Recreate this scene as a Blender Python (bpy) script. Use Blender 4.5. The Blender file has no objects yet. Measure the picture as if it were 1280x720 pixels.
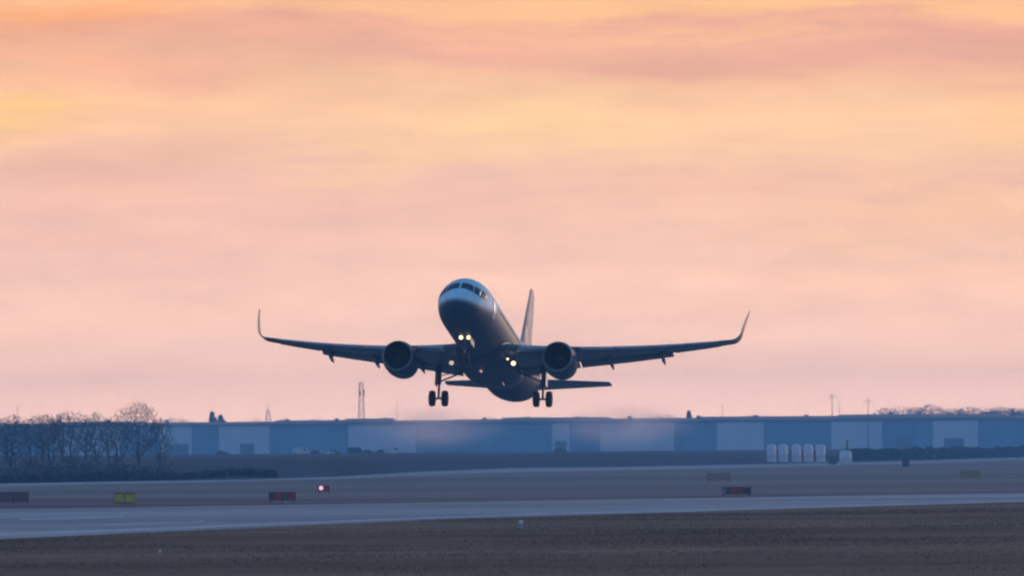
import bpy, math, random
import numpy as np
from mathutils import Vector, Matrix, noise
random.seed(7); rng = np.random.default_rng(7)
sc = bpy.context.scene
COL = sc.collection
R = math.radians

# ------------------------------------------------------------------ camera
F = 7330.0            # focal length in pixels of the 1280 px wide photograph
CAM_H = 4.2
TILT = math.atan(200 / F); ROLL = math.atan(10 / 1280)
cd = bpy.data.cameras.new('camera'); cam = bpy.data.objects.new('camera', cd); COL.objects.link(cam)
cd.sensor_width = 36; cd.lens = 36 * F / 1280; cd.clip_start = 1; cd.clip_end = 20000
cam.matrix_world = Matrix.Translation((0, 0, CAM_H)) @ Matrix.Rotation(R(90) + TILT, 4, 'X') @ Matrix.Rotation(-ROLL, 4, 'Z')
cd.dof.use_dof = True; cd.dof.focus_distance = 420; cd.dof.aperture_fstop = 2.2
sc.camera = cam

# ------------------------------------------------------------------ exposure / engine
sc.view_settings.view_transform = 'Standard'; sc.view_settings.look = 'None'
sc.view_settings.exposure = 0; sc.view_settings.gamma = 1; sc.view_settings.use_curve_mapping = False
sc.cycles.filter_width = 2.4
sc.cycles.use_denoising = True
sc.cycles.volume_bounces = 1; sc.cycles.max_bounces = 6; sc.cycles.volume_max_steps = 64
sc.cycles.volume_step_rate = 4

def srgb(r, g, b):
    f = lambda c: (c / 255 / 12.92) if c <= 10 else ((c / 255 + .055) / 1.055) ** 2.4
    return (f(r), f(g), f(b), 1)

# ------------------------------------------------------------------ node helper
class NT:
    def __init__(s, tree): s.t = tree; s.n = tree.nodes; s.l = tree.links; s.n.clear()
    def new(s, typ, **k):
        n = s.n.new(typ)
        for a, b in k.items(): setattr(n, a, b)
        return n
    def put(s, sock, v):
        if hasattr(v, 'is_output'): s.l.new(v, sock)
        else: sock.default_value = v
    def m(s, op, *a):
        n = s.new('ShaderNodeMath', operation=op)
        for i, v in enumerate(a): s.put(n.inputs[i], v)
        return n.outputs[0]
    def vm(s, op, *a):
        n = s.new('ShaderNodeVectorMath', operation=op)
        for i, v in enumerate(a): s.put(n.inputs[i], v)
        return n.outputs[0]
    def mix(s, f, a, b, typ='MIX'):
        n = s.new('ShaderNodeMix', data_type='RGBA', blend_type=typ)
        s.put(n.inputs[0], f); s.put(n.inputs[6], a); s.put(n.inputs[7], b)
        return n.outputs[2]
    def ss(s, x, a, b, lo=0., hi=1.):
        n = s.new('ShaderNodeMapRange', interpolation_type='SMOOTHSTEP')
        s.put(n.inputs[0], x); n.inputs[1].default_value = a; n.inputs[2].default_value = b
        n.inputs[3].default_value = lo; n.inputs[4].default_value = hi
        return n.outputs[0]
    def noise(s, vec, scale, detail=4, rough=.55):
        n = s.new('ShaderNodeTexNoise'); s.put(n.inputs['Vector'], vec)
        n.inputs['Scale'].default_value = scale; n.inputs['Detail'].default_value = detail
        n.inputs['Roughness'].default_value = rough
        return n.outputs[0]
    def ramp(s, x, stops, interp='EASE'):
        n = s.new('ShaderNodeValToRGB'); s.put(n.inputs[0], x)
        cr = n.color_ramp; cr.interpolation = interp
        while len(cr.elements) > 1: cr.elements.remove(cr.elements[0])
        cr.elements[0].position = stops[0][0]; cr.elements[0].color = stops[0][1]
        for p, c in stops[1:]:
            e = cr.elements.new(p); e.color = c
        return n.outputs[0]
    def xyz(s, v):
        n = s.new('ShaderNodeSeparateXYZ'); s.put(n.inputs[0], v); return n.outputs
    def comb(s, x, y, z):
        n = s.new('ShaderNodeCombineXYZ')
        for i, v in enumerate((x, y, z)): s.put(n.inputs[i], v)
        return n.outputs[0]

# ------------------------------------------------------------------ world: dusk sky, sunset ahead, blue dusk behind
SUN_AZ = R(32)       # right of the viewing direction, behind the aircraft
SUN_EL = R(4)
w = bpy.data.worlds.new('World'); sc.world = w; w.use_nodes = True
N = NT(w.node_tree)
geo = N.new('ShaderNodeTexCoord').outputs['Generated']
d = N.vm('NORMALIZE', geo)
dx, dy, dz = N.xyz(d)
ys = N.m('MAXIMUM', dy, .08)
u = N.m('DIVIDE', dx, ys); v = N.m('DIVIDE', dz, ys)
# cloud-like disturbance of the coordinates
nv = N.comb(N.m('MULTIPLY', u, 9.), N.m('MULTIPLY', v, 34.), 0.)
n1 = N.noise(nv, 1.3, 6, .6)
nv2 = N.comb(N.m('ADD', N.m('MULTIPLY', u, 16.), 7.3), N.m('MULTIPLY', v, 120.), 2.)
n2 = N.noise(nv2, 1.0, 7, .62)
nv3 = N.comb(N.m('ADD', N.m('MULTIPLY', u, 50.), 3.1), N.m('MULTIPLY', v, 240.), 5.)
n3 = N.noise(nv3, 1.0, 5, .6)
uu = N.m('ADD', u, N.m('MULTIPLY', N.m('SUBTRACT', n1, .5), .05))
vv = N.m('ADD', N.m('ADD', v, N.m('MULTIPLY', N.m('SUBTRACT', n1, .5), .022)), N.m('MULTIPLY', N.m('SUBTRACT', n2, .5), .016))
pv = N.m('MULTIPLY', N.m('DIVIDE', vv, .0764), .5)          # 0 horizon .. .5 top of the picture
base = N.ramp(pv, [
    (0.0, srgb(255, 219, 216)), (0.03, srgb(255, 218, 213)), (0.09, srgb(254, 214, 205)), (0.18, srgb(253, 208, 194)),
    (0.25, srgb(250, 203, 188)), (0.29, srgb(248, 199, 184)), (0.335, srgb(250, 204, 174)), (0.37, srgb(253, 203, 169)),
    (0.405, srgb(252, 200, 165)), (0.43, srgb(246, 190, 162)), (0.465, srgb(243, 181, 158)), (0.495, srgb(253, 194, 152)),
    (0.60, srgb(250, 190, 156)), (1.0, srgb(226, 176, 172))])
def patch_sky(col, px, py, rx, ry, col2, amt):
    cu = (px - 640) / F; cv = (560 - (px - 640) * math.tan(ROLL) - py) / F
    a = N.m('DIVIDE', N.m('SUBTRACT', uu, cu), rx / F)
    b = N.m('DIVIDE', N.m('SUBTRACT', vv, cv), ry / F)
    q = N.m('ADD', N.m('MULTIPLY', a, a), N.m('MULTIPLY', b, b))
    g = N.m('MULTIPLY', N.m('EXPONENT', N.m('MULTIPLY', q, -1.)), amt)
    g = N.m('MULTIPLY', g, N.ss(n2, .25, .7, .55, 1.25))
    return N.mix(N.m('MINIMUM', g, 1.), col, srgb(*col2))
col = base
for a in [
    (110, 200, 260, 46, (238, 182, 170), .7),      # mauve cloud at left
    (60, 300, 400, 60, (238, 186, 178), .45),
    (560, 255, 320, 34, (244, 194, 178), .5),
    (1000, 235, 260, 30, (250, 194, 170), .5),
    (300, 60, 300, 38, (240, 176, 152), .5),
    (900, 80, 480, 28, (235, 172, 158), .7),
    (1200, 58, 190, 40, (226, 166, 156), .7),
    (480, 74, 120, 16, (228, 170, 158), .6),
    (70, 26, 120, 34, (255, 172, 112), .8),        # orange corner
    (45, 126, 90, 28, (255, 205, 134), .75),       # yellow cloud at left
    (680, 148, 120, 20, (255, 217, 160), .65),       # yellow streak in the middle
    (900, 150, 330, 30, (254, 206, 168), .4),
    (1275, 145, 70, 50, (255, 200, 148), .4),
    (1000, 4, 520, 14, (255, 198, 146), .5),
    (1180, 280, 260, 70, (254, 202, 164), .7), (820, 200, 300, 22, (253, 206, 172), .5), (450, 195, 110, 22, (253, 206, 164), .6), (330, 265, 120, 26, (238, 188, 182), .4),
    (900, 45, 160, 7, (254, 200, 152), .5),
]: col = patch_sky(col, *a)
# soft cloud streaks of light and dark
st = N.m('MULTIPLY', N.m('SUBTRACT', n2, .5), N.ss(v, 0., .03, .14, .46))
st = N.m('ADD', st, N.m('MULTIPLY', N.m('SUBTRACT', n3, .5), N.ss(v, 0., .03, .05, .27)))
col = N.mix(1., col, N.comb(N.m('ADD', st, 1.), N.m('ADD', N.m('MULTIPLY', st, 1.0), 1.), N.m('ADD', N.m('MULTIPLY', st, .7), 1.)), 'MULTIPLY')
# brighter and warmer towards the horizon, making up for dimming by the haze box
col = N.mix(1., col, N.ramp(N.m('DIVIDE', v, .08), [(0., (2.50, 2.05, 1.50, 1)), (.11, (2.22, 1.87, 1.38, 1)), (.22, (1.75, 1.55, 1.20, 1)), (.39, (1.38, 1.29, 1.09, 1)), (.62, (1.26, 1.22, 1.03, 1)), (1., (1.17, 1.13, 1.0, 1))], 'LINEAR'), 'MULTIPLY')
# the rest of the dome: blue dusk overhead and behind
back = N.ramp(N.ss(dz, -.05, .9), [(0.0, (.40, .50, .68, 1)), (.25, (.24, .40, .64, 1)), (.5, (.11, .26, .50, 1)), (1., (.08, .20, .42, 1))])
fr = N.m('MULTIPLY', N.ss(dy, -.1, .75), N.ss(dz, .10, .42, 1., 0.))
full = N.mix(fr, back, col)
sky = N.new('ShaderNodeTexSky', sky_type='NISHITA', sun_disc=False, sun_elevation=SUN_EL, sun_rotation=SUN_AZ)
bg1 = N.new('ShaderNodeBackground'); N.put(bg1.inputs[0], full); bg1.inputs[1].default_value = .98
bg2 = N.new('ShaderNodeBackground'); N.put(bg2.inputs[0], sky.outputs[0]); bg2.inputs[1].default_value = .05
cov = N.m('MULTIPLY', N.ss(dz, .15, .6), 1.0)       # cloud deck near the horizon, clear sky above
bgk = N.new('ShaderNodeBackground'); bgk.inputs[1].default_value = 0
mx = N.new('ShaderNodeMixShader'); N.put(mx.inputs[0], cov); N.l.new(bgk.outputs[0], mx.inputs[1]); N.l.new(bg2.outputs[0], mx.inputs[2])
ad = N.new('ShaderNodeAddShader'); N.l.new(bg1.outputs[0], ad.inputs[0]); N.l.new(mx.outputs[0], ad.inputs[1])
wo = N.new('ShaderNodeOutputWorld'); N.l.new(ad.outputs[0], wo.inputs[0])

sd = bpy.data.lights.new('sun', 'SUN'); sd.energy = 1.1; sd.angle = R(10); sd.color = (1, .72, .56)
sun = bpy.data.objects.new('sun', sd); COL.objects.link(sun)
sdir = Vector((math.sin(SUN_AZ) * math.cos(SUN_EL), math.cos(SUN_AZ) * math.cos(SUN_EL), math.sin(SUN_EL)))
sun.rotation_euler = (-sdir).to_track_quat('-Z', 'Y').to_euler()

# ------------------------------------------------------------------ placing helpers
MW = cam.matrix_world.copy()
def ray(px, py): return (MW.to_3x3() @ Vector(((px - 640) / F, (360 - py) / F, -1)))
def at(px, py, Y):
    r = ray(px, py); return Vector((0, 0, CAM_H)) + r * (Y / r.y)
def gnd(px, py, z=0.):
    r = ray(px, py); t = (z - CAM_H) / r.z
    return Vector((0, 0, CAM_H)) + r * t

# ------------------------------------------------------------------ mesh collector
class MB:
    def __init__(s): s.v = []; s.f = []; s.mi = []; s.sm = []
    def add(s, vs, fs, mi=0, smooth=False):
        o = len(s.v); s.v += [tuple(p) for p in vs]
        for f in fs: s.f.append(tuple(i + o for i in f)); s.mi.append(mi); s.sm.append(smooth)
        return s
    def box(s, x0, x1, y0, y1, z0, z1, mi=0):
        vs = [(x, y, z) for x in (x0, x1) for y in (y0, y1) for z in (z0, z1)]
        return s.add(vs, [(0, 1, 3, 2), (4, 6, 7, 5), (0, 4, 5, 1), (2, 3, 7, 6), (0, 2, 6, 4), (1, 5, 7, 3)], mi)
    def tube(s, a, b, ra, rb=None, n=8, mi=0, cap=True, smooth=True):
        a = Vector(a); b = Vector(b); rb = ra if rb is None else rb
        ax = (b - a).normalized(); t = ax.orthogonal().normalized(); w_ = ax.cross(t)
        vs = []
        for c, r in ((a, ra), (b, rb)):
            for i in range(n):
                an = 2 * math.pi * i / n; vs.append(c + t * (r * math.cos(an)) + w_ * (r * math.sin(an)))
        s.add(vs, [(i, (i + 1) % n, n + (i + 1) % n, n + i) for i in range(n)], mi, smooth)
        if cap: s.add(vs, [tuple(range(n))[::-1], tuple(range(n, 2 * n))], mi)
        return s
    def lathe(s, prof, c, axis='y', n=48, mi=0, smooth=True):
        """prof = [(along, radius)...] ; axis y: along +y from c; z: along +z"""
        vs = []
        for (a, r) in prof:
            for i in range(n):
                an = 2 * math.pi * i / n; p, q = r * math.cos(an), r * math.sin(an)
                if axis == 'y': vs.append((c[0] + p, c[1] + a, c[2] + q))
                elif axis == 'x': vs.append((c[0] + a, c[1] + p, c[2] + q))
                else: vs.append((c[0] + p, c[1] + q, c[2] + a))
        fs = []
        for k in range(len(prof) - 1):
            for i in range(n):
                j = (i + 1) % n; fs.append((k * n + i, k * n + j, (k + 1) * n + j, (k + 1) * n + i))
        return s.add(vs, fs, mi, smooth)
    def loft(s, secs, closed=True, cap=True, mi=0, smooth=True):
        n = len(secs[0]); vs = [p for q in secs for p in q]; fs = []
        for k in range(len(secs) - 1):
            for i in range(n if closed else n - 1):
                j = (i + 1) % n; fs.append((k * n + i, k * n + j, (k + 1) * n + j, (k + 1) * n + i))
        s.add(vs, fs, mi, smooth)
        if cap: s.add(vs, [tuple(range(n))[::-1], tuple(range((len(secs) - 1) * n, len(secs) * n))], mi)
        return s
    def build(s, name, mat, parent=None, origin=None):
        me = bpy.data.meshes.new(name)
        vs = s.v
        if origin is not None:
            vs = [(p[0] - origin[0], p[1] - origin[1], p[2] - origin[2]) for p in s.v]
        me.from_pydata(vs, [], s.f)
        for m in (mat if isinstance(mat, (list, tuple)) else [mat]): me.materials.append(m)
        me.polygons.foreach_set('material_index', s.mi); me.polygons.foreach_set('use_smooth', s.sm)
        import bmesh
        b = bmesh.new(); b.from_mesh(me); bmesh.ops.remove_doubles(b, verts=b.verts, dist=1e-5)
        bmesh.ops.recalc_face_normals(b, faces=b.faces); b.to_mesh(me); b.free()
        o = bpy.data.objects.new(name, me); COL.objects.link(o); o.parent = parent
        if origin is not None: o.location = origin
        return o
def tag(o, label=None, cat=None, group=None, kind=None):
    if label: o['label'] = label
    if cat: o['category'] = cat
    if group: o['group'] = group
    if kind: o['kind'] = kind
    return o
def empty(name, loc, label, cat, group=None, rz=0):
    o = bpy.data.objects.new(name, None); COL.objects.link(o); o.location = loc; o.rotation_euler = (0, 0, rz)
    return tag(o, label, cat, group)
def copy_tree(o, parent=None):
    c = o.copy(); COL.objects.link(c); c.parent = parent
    for ch in list(o.children): copy_tree(ch, c)
    return c

# ------------------------------------------------------------------ materials
def mat(name, color, rough=.6, metal=0., var=.12, scale=4., spec=.5, coat=0., bump=0.):
    m = bpy.data.materials.new(name); m.use_nodes = True; T = NT(m.node_tree)
    b = T.new('ShaderNodeBsdfPrincipled'); o = T.new('ShaderNodeOutputMaterial'); T.l.new(b.outputs[0], o.inputs[0])
    co = T.new('ShaderNodeTexCoord').outputs['Object']
    n = T.noise(co, scale, 5, .6)
    c = (*color, 1)
    lo = tuple(x * (1 - var) for x in color) + (1,); hi = tuple(min(1, x * (1 + var)) for x in color) + (1,)
    T.put(b.inputs['Base Color'], T.mix(T.ss(n, .3, .7), lo, hi))
    T.put(b.inputs['Roughness'], T.ss(n, .2, .8, rough * .85, min(1, rough * 1.15)))
    b.inputs['Metallic'].default_value = metal; b.inputs['Specular IOR Level'].default_value = spec
    b.inputs['Coat Weight'].default_value = coat
    if bump:
        bp = T.new('ShaderNodeBump'); bp.inputs['Distance'].default_value = bump; T.put(bp.inputs['Height'], n)
        T.l.new(bp.outputs[0], b.inputs['Normal'])
    return m
def glow(name, color, strength):
    m = bpy.data.materials.new(name); m.use_nodes = True; T = NT(m.node_tree)
    e = T.new('ShaderNodeEmission'); o = T.new('ShaderNodeOutputMaterial'); T.l.new(e.outputs[0], o.inputs[0])
    e.inputs[0].default_value = (*color, 1); e.inputs[1].default_value = strength
    return m
def ground_mat(name, c1, c2, c3, sx=1., big=.02, fine=.6, spec=.15):
    """grass or pavement: patches at three sizes, streaked along x"""
    m = bpy.data.materials.new(name); m.use_nodes = True; T = NT(m.node_tree)
    b = T.new('ShaderNodeBsdfPrincipled'); o = T.new('ShaderNodeOutputMaterial'); T.l.new(b.outputs[0], o.inputs[0])
    g = T.new('ShaderNodeNewGeometry').outputs['Position']
    gs = T.vm('MULTIPLY', g, (sx, 1., 1.))
    a = T.noise(gs, big, 5, .6); bb = T.noise(gs, big * 7, 5, .6); cc = T.noise(g, fine, 6, .7)
    k = T.m('ADD', T.m('MULTIPLY', a, .5), T.m('ADD', T.m('MULTIPLY', bb, .3), T.m('MULTIPLY', cc, .2)))
    T.put(b.inputs['Base Color'], T.ramp(k, [(.42, (*c1, 1)), (.5, (*c2, 1)), (.58, (*c3, 1))]))
    b.inputs['Roughness'].default_value = .95; b.inputs['Specular IOR Level'].default_value = spec
    bp = T.new('ShaderNodeBump'); bp.inputs['Distance'].default_value = .05; bp.inputs['Strength'].default_value = .5
    T.put(bp.inputs['Height'], cc); T.l.new(bp.outputs[0], b.inputs['Normal'])
    return m

M = {}
M['grass_near'] = ground_mat('dry grass near', (.055, .034, .022), (.112, .073, .047), (.18, .125, .082), .2, .02, .35)
M['grass_mid'] = ground_mat('grey grass', (.075, .098, .108), (.125, .143, .148), (.185, .185, .18), .12, .007, .25)
M['grass_dark'] = ground_mat('rough dark grass', (.004, .034, .056), (.008, .050, .080), (.018, .070, .102), .12, .012, .1, .05)
M['verge'] = ground_mat('brown verge', (.05, .04, .052), (.095, .075, .09), (.15, .13, .14), .12, .02, .3)
M['runway'] = ground_mat('runway asphalt', (.17, .205, .24), (.265, .30, .335), (.37, .40, .43), .08, .016, .25, .3)
M['concrete'] = ground_mat('pale concrete', (.21, .245, .29), (.265, .30, .34), (.33, .365, .40), .15, .02, .3, .3)
M['paint'] = mat('marking paint', (.44, .48, .53), .8, var=.3, scale=.5)
M['grassblade'] = mat('dry grass blades', (.125, .08, .052), .9, var=.35, scale=.4, spec=.1)

# ------------------------------------------------------------------ ground
m = MB()
xs = [-1500, -600, -200, 0, 200, 600, 1500]; yv = [-60, 60, 150, 250, 400, 700, 1100, 1800]
# the near ground: one large sheet (grass_mid), with patches 4 mm above
m.add([(x, y, 0) for y in (-60, 3300) for x in (-1500, 1500)], [(0, 1, 3, 2)])
tag(m.build('ground', M['grass_mid']), kind='structure')
def sheet(name, pts, z, mt, kind='structure'):
    m = MB(); m.add([(p[0], p[1], z) for p in pts], [tuple(range(len(pts)))])
    return tag(m.build(name, mt), kind=kind)
def g2(px, py): p = gnd(px, py); return (p.x, p.y)
def ext(a, b, k): return (a[0] + (b[0] - a[0]) * k, a[1] + (b[1] - a[1]) * k)
# runway edges (far and near) as straight world lines, extended past the frame
fa, fb = g2(0, 637), g2(1280, 616.5)
na, nm, nb = g2(0, 674), g2(560, 649), g2(1280, 627.5)
FA, FB = ext(fb, fa, 2.2), ext(fa, fb, 2.5)
NA, NB = ext(nm, na, 2.0), ext(nm, nb, 2.6)
# foreground dry grass in front of the runway
sheet('foreground_grass', [(-1400, -55), (1400, -55), (1400, NB[1]), NB, nb, nm, na, NA, (-1400, NA[1])], .004, M['grass_near'])
sheet('runway', [NA, na, nm, nb, NB, FB, fb, fa, FA], .008, M['runway'])
def line_between(t0, t1, s0, s1, z, name, mt):
    """strip on the runway between fractions t (0 near edge, 1 far edge) and s (0 left .. 1 right of the frame)"""
    def P(t, s):
        x = 1280 * s
        n_ = np.interp(x, [0, 560, 1280], [674, 649, 627.5]); f_ = np.interp(x, [0, 1280], [637, 616.5])
        return g2(x, n_ + (f_ - n_) * t)
    pts = [P(t0, s) for s in np.linspace(s0, s1, 9)] + [P(t1, s) for s in np.linspace(s1, s0, 9)]
    return sheet(name, pts, z, mt)
line_between(.10, .16, -.05, 1.05, .012, 'runway_edge_line', M['paint'])
line_between(.86, 1.0, -.05, 1.05, .012, 'runway_shoulder', M['concrete'])
line_between(.62, .655, .02, .12, .012, 'runway_marking', M['paint'])
line_between(.34, .375, .10, .20, .012, 'runway_marking', M['paint'])
line_between(.50, .53, .40, .52, .012, 'runway_marking', M['paint'])
# brown verge beyond the runway at left, fading out
v1 = [g2(-150, 625), g2(120, 623), g2(330, 624), g2(700, 622), g2(1100, 616.5), g2(1400, 613), g2(1500, 613.6), g2(1100, 618.2), g2(700, 626), g2(400, 630), g2(0, 637), g2(-150, 640)]
sheet('verge', v1, .004, M['verge'])
# far pale taxiway
t_top = [(-200, 608.5), (0, 604.5), (120, 602.5), (300, 599.5), (420, 596), (520, 590), (640, 585.2), (780, 583.8), (960, 580), (1120, 576.5), (1280, 571.5), (1500, 566.5)]
t_bot = [(-200, 613), (0, 609), (120, 605.5), (300, 602), (420, 599), (520, 594.5), (640, 590.5), (780, 588), (960, 584), (1120, 580.2), (1280, 574.8), (1500, 569)]
sheet('taxiway', [g2(*p) for p in t_bot] + [g2(*p) for p in t_top[::-1]], .008, M['concrete'])
# rough field beyond the taxiway rising to a low plateau
rows = []
tt = [g2(*p) for p in t_top]; tt = [(tt[0][0] - 1200, tt[0][1] * .9)] + tt + [(1450, tt[-1][1] * 1.02)]
for (dyy, z) in ((0, .012), (14, .55), (40, 1.7), (90, 2.35), (200, 2.6)):
    rows.append([(x, y + dyy, z) for x, y in tt])
rows.append([(x, 3250, 2.6) for x, y in tt])
m = MB(); k = len(tt)
for r in rows: m.v += r
for i in range(len(rows) - 1):
    for j in range(k - 1):
        m.f.append((i * k + j, i * k + j + 1, (i + 1) * k + j + 1, (i + 1) * k + j)); m.mi.append(0); m.sm.append(True)
tag(m.build('terrain', M['grass_dark']), kind='structure')
PZ = 2.6

# foreground grass blades (stuff)
def blades(name, n, y0, y1, mt, h, wd):
    Y = np.sqrt(rng.uniform(y0 ** 2, y1 ** 2, n)); X = rng.uniform(-.10, .10, n) * Y
    lim = np.interp(X / Y * F + 640, [0, 560, 1280], [na[1], nm[1], nb[1]]) - 2
    keep = Y < lim; X, Y = X[keep], Y[keep]; n = len(X)
    dens = np.array([noise.noise(Vector((x * .05, y * .045, 0))) + .5 * noise.noise(Vector((x * .16, y * .12, 4))) for x, y in zip(X, Y)])
    keep = rng.uniform(-.35, .55, n) < dens; X, Y = X[keep], Y[keep]; n = len(X)
    H = h * rng.uniform(.4, 1.3, n); W = wd * rng.uniform(.6, 1.4, n); A = rng.uniform(0, math.pi, n)
    lx = rng.normal(0, .4, n) * H; ly = rng.normal(0, .4, n) * H
    V = np.zeros((n, 3, 3))
    V[:, 0] = np.c_[X - W * np.cos(A), Y - W * np.sin(A), np.zeros(n)]
    V[:, 1] = np.c_[X + W * np.cos(A), Y + W * np.sin(A), np.zeros(n)]
    V[:, 2] = np.c_[X + lx, Y + ly, H]
    me = bpy.data.meshes.new(name); me.from_pydata(V.reshape(-1, 3).tolist(), [], np.arange(3 * n).reshape(-1, 3).tolist())
    me.materials.append(mt); o = bpy.data.objects.new(name, me); COL.objects.link(o)
    return o
tag(blades('grass', 200000, 185, 430, M['grassblade'], .04, .03), 'short dry brown grass in front of the runway', 'grass', kind='stuff')

# ------------------------------------------------------------------ AIRLINER
def shaded_paint():
    m_ = bpy.data.materials.new('airliner paint with shading'); m_.use_nodes = True; T = NT(m_.node_tree)
    b = T.new('ShaderNodeBsdfPrincipled'); o = T.new('ShaderNodeOutputMaterial'); T.l.new(b.outputs[0], o.inputs[0])
    co = T.new('ShaderNodeTexCoord').outputs['Object']; x, y, z = T.xyz(co)
    zl = T.ss(y, 2.5, 10.0, -.52, .75)  # waterline of the belly and flank shade put into the paint colour
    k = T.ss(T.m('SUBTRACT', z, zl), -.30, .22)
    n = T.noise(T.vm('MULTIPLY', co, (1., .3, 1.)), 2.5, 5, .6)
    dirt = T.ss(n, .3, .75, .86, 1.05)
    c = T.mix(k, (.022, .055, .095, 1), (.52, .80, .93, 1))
    # panel joints
    fy = T.m('FRACT', T.m('DIVIDE', y, 1.6)); j = T.ss(fy, 0., .02, .8, 1.)
    c = T.mix(1., c, T.comb(T.m('MULTIPLY', dirt, j), T.m('MULTIPLY', dirt, j), T.m('MULTIPLY', dirt, j)), 'MULTIPLY')
    T.put(b.inputs['Base Color'], c); b.inputs['Roughness'].default_value = .6
    b.inputs['Coat Weight'].default_value = .0; b.inputs['Coat Roughness'].default_value = .12
    return m_
M['shaded_paint'] = shaded_paint()
M['white'] = mat('white paint', (.62, .66, .70), .35, var=.06, scale=1.5, coat=.2)
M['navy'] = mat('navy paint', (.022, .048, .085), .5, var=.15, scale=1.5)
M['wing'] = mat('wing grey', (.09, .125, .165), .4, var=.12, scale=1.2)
M['wingedge'] = mat('bare leading edge', (.42, .45, .50), .35, .5, var=.08, scale=2)
M['lip'] = mat('inlet lip metal', (.20, .23, .28), .45, .3, var=.08, scale=2)
M['fin'] = mat('fin paint', (.48, .31, .29), .6, var=.12, scale=1.)
M['glass'] = mat('cockpit glass', (.012, .03, .06), .4, var=.1, spec=.35)
M['dark'] = mat('dark fan titanium', (.035, .04, .05), .45, .4, var=.3, scale=6)
M['steel'] = mat('landing gear steel', (.07, .075, .085), .45, .3, var=.2, scale=8)
M['rubber'] = mat('tyre rubber', (.015, .015, .017), .8, var=.2, scale=10)
M['rim'] = mat('wheel rim', (.16, .16, .17), .5, .5)
M['black'] = mat('black matt', (.012, .013, .016), .7)
M['lamp_hot'] = glow('landing lamp', (1, .74, .42), 2.4)
M['lamp_warm'] = glow('wing root lamp', (1, .78, .55), .75)
M['lamp_red'] = glow('beacon lamp', (1, .45, .38), .9)

FUS = np.array([  # station, top z, bottom z, half width
    (0.00, -.70, -.74, .02), (.06, -.50, -.93, .23), (.2, -.33, -1.09, .42), (.5, -.10, -1.30, .70), (1.0, .16, -1.53, 1.00), (1.6, .46, -1.71, 1.27),
    (2.0, .74, -1.79, 1.41), (2.7, 1.32, -1.90, 1.60), (3.4, 1.68, -1.97, 1.74), (4.4, 1.94, -2.03, 1.88), (5.6, 2.05, -2.07, 1.96), (7, 2.07, -2.07, 1.975),
    (12, 2.07, -2.07, 1.975), (18, 2.07, -2.07, 1.975), (23.5, 2.07, -2.07, 1.975), (26, 2.07, -1.98, 1.96), (28.5, 2.05, -1.62, 1.87), (31, 1.98, -1.08, 1.60),
    (33.5, 1.82, -.36, 1.16), (35.5, 1.58, .28, .72), (37, 1.30, .72, .34), (37.57, 1.14, .90, .13)])
def pchip(x, y, xq):
    x = np.asarray(x); y = np.asarray(y); h = np.diff(x); dl = np.diff(y) / h; mm = np.zeros(len(x))
    for i in range(1, len(x) - 1):
        if dl[i - 1] * dl[i] > 0:
            w1 = 2 * h[i] + h[i - 1]; w2 = h[i] + 2 * h[i - 1]; mm[i] = (w1 + w2) / (w1 / dl[i - 1] + w2 / dl[i])
    mm[0] = dl[0]; mm[-1] = dl[-1]
    i = int(np.clip(np.searchsorted(x, xq) - 1, 0, len(h) - 1)); t = (xq - x[i]) / h[i]
    return ((1 + 2 * t) * (1 - t) ** 2 * y[i] + t * (1 - t) ** 2 * h[i] * mm[i] + t * t * (3 - 2 * t) * y[i + 1] + t * t * (t - 1) * h[i] * mm[i + 1])
def fus(st, phi, off=0.):
    zt = pchip(FUS[:, 0], FUS[:, 1], st); zb = pchip(FUS[:, 0], FUS[:, 2], st); wd = pchip(FUS[:, 0], FUS[:, 3], st)
    zc = (zt + zb) / 2; h = (zt - zb) / 2
    return Vector(((wd + off) * math.sin(phi), st, zc + (h + off) * math.cos(phi)))
def fus_patch(mb, quad, off, nu=6, nv=6, mi=0):
    """quad: four (station, phi) corners; makes a thin raised patch that follows the skin"""
    a, b, c, d_ = [np.array(q, float) for q in quad]; top = []; bot = []
    for i in range(nu + 1):
        for j in range(nv + 1):
            s, t = i / nu, j / nv; p = a * (1 - s) * (1 - t) + b * s * (1 - t) + c * s * t + d_ * (1 - s) * t
            q = fus(p[0], p[1]); e = 1e-3
            nn = (fus(p[0] + e, p[1]) - q).cross(fus(p[0], p[1] + e) - q)
            nn.normalize()
            if nn.dot(Vector((math.sin(p[1]), -.3, math.cos(p[1])))) < 0: nn = -nn
            top.append(q + nn * off); bot.append(q - nn * .01)
    fs = [(i * (nv + 1) + j, (i + 1) * (nv + 1) + j, (i + 1) * (nv + 1) + j + 1, i * (nv + 1) + j + 1) for i in range(nu) for j in range(nv)]
    mb.add(top, fs, mi, True)
    k_ = len(top); ring = [j for j in range(nv + 1)] + [i * (nv + 1) + nv for i in range(1, nu + 1)] + [nu * (nv + 1) + j for j in range(nv - 1, -1, -1)] + [i * (nv + 1) for i in range(nu - 1, 0, -1)]
    mb.add(top + bot, [(ring[i], ring[(i + 1) % len(ring)], k_ + ring[(i + 1) % len(ring)], k_ + ring[i]) for i in range(len(ring))], mi)
    return mb

PL = empty('airliner', (0, 0, 0), 'twin engine passenger jet climbing nose up with landing gear down and lights on', 'airplane')
sts = sorted(set([0, .02, .06, .12, .2, .35, .5, .75] + list(np.arange(1, 8, .25)) + list(np.arange(8, 24, 1.)) + list(np.arange(24, 37.5, .4)) + [37.57]))
m = MB(); secs = [[fus(s_, 2 * math.pi * i / 64) for i in range(64)] for s_ in sts]; m.loft(secs)
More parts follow.
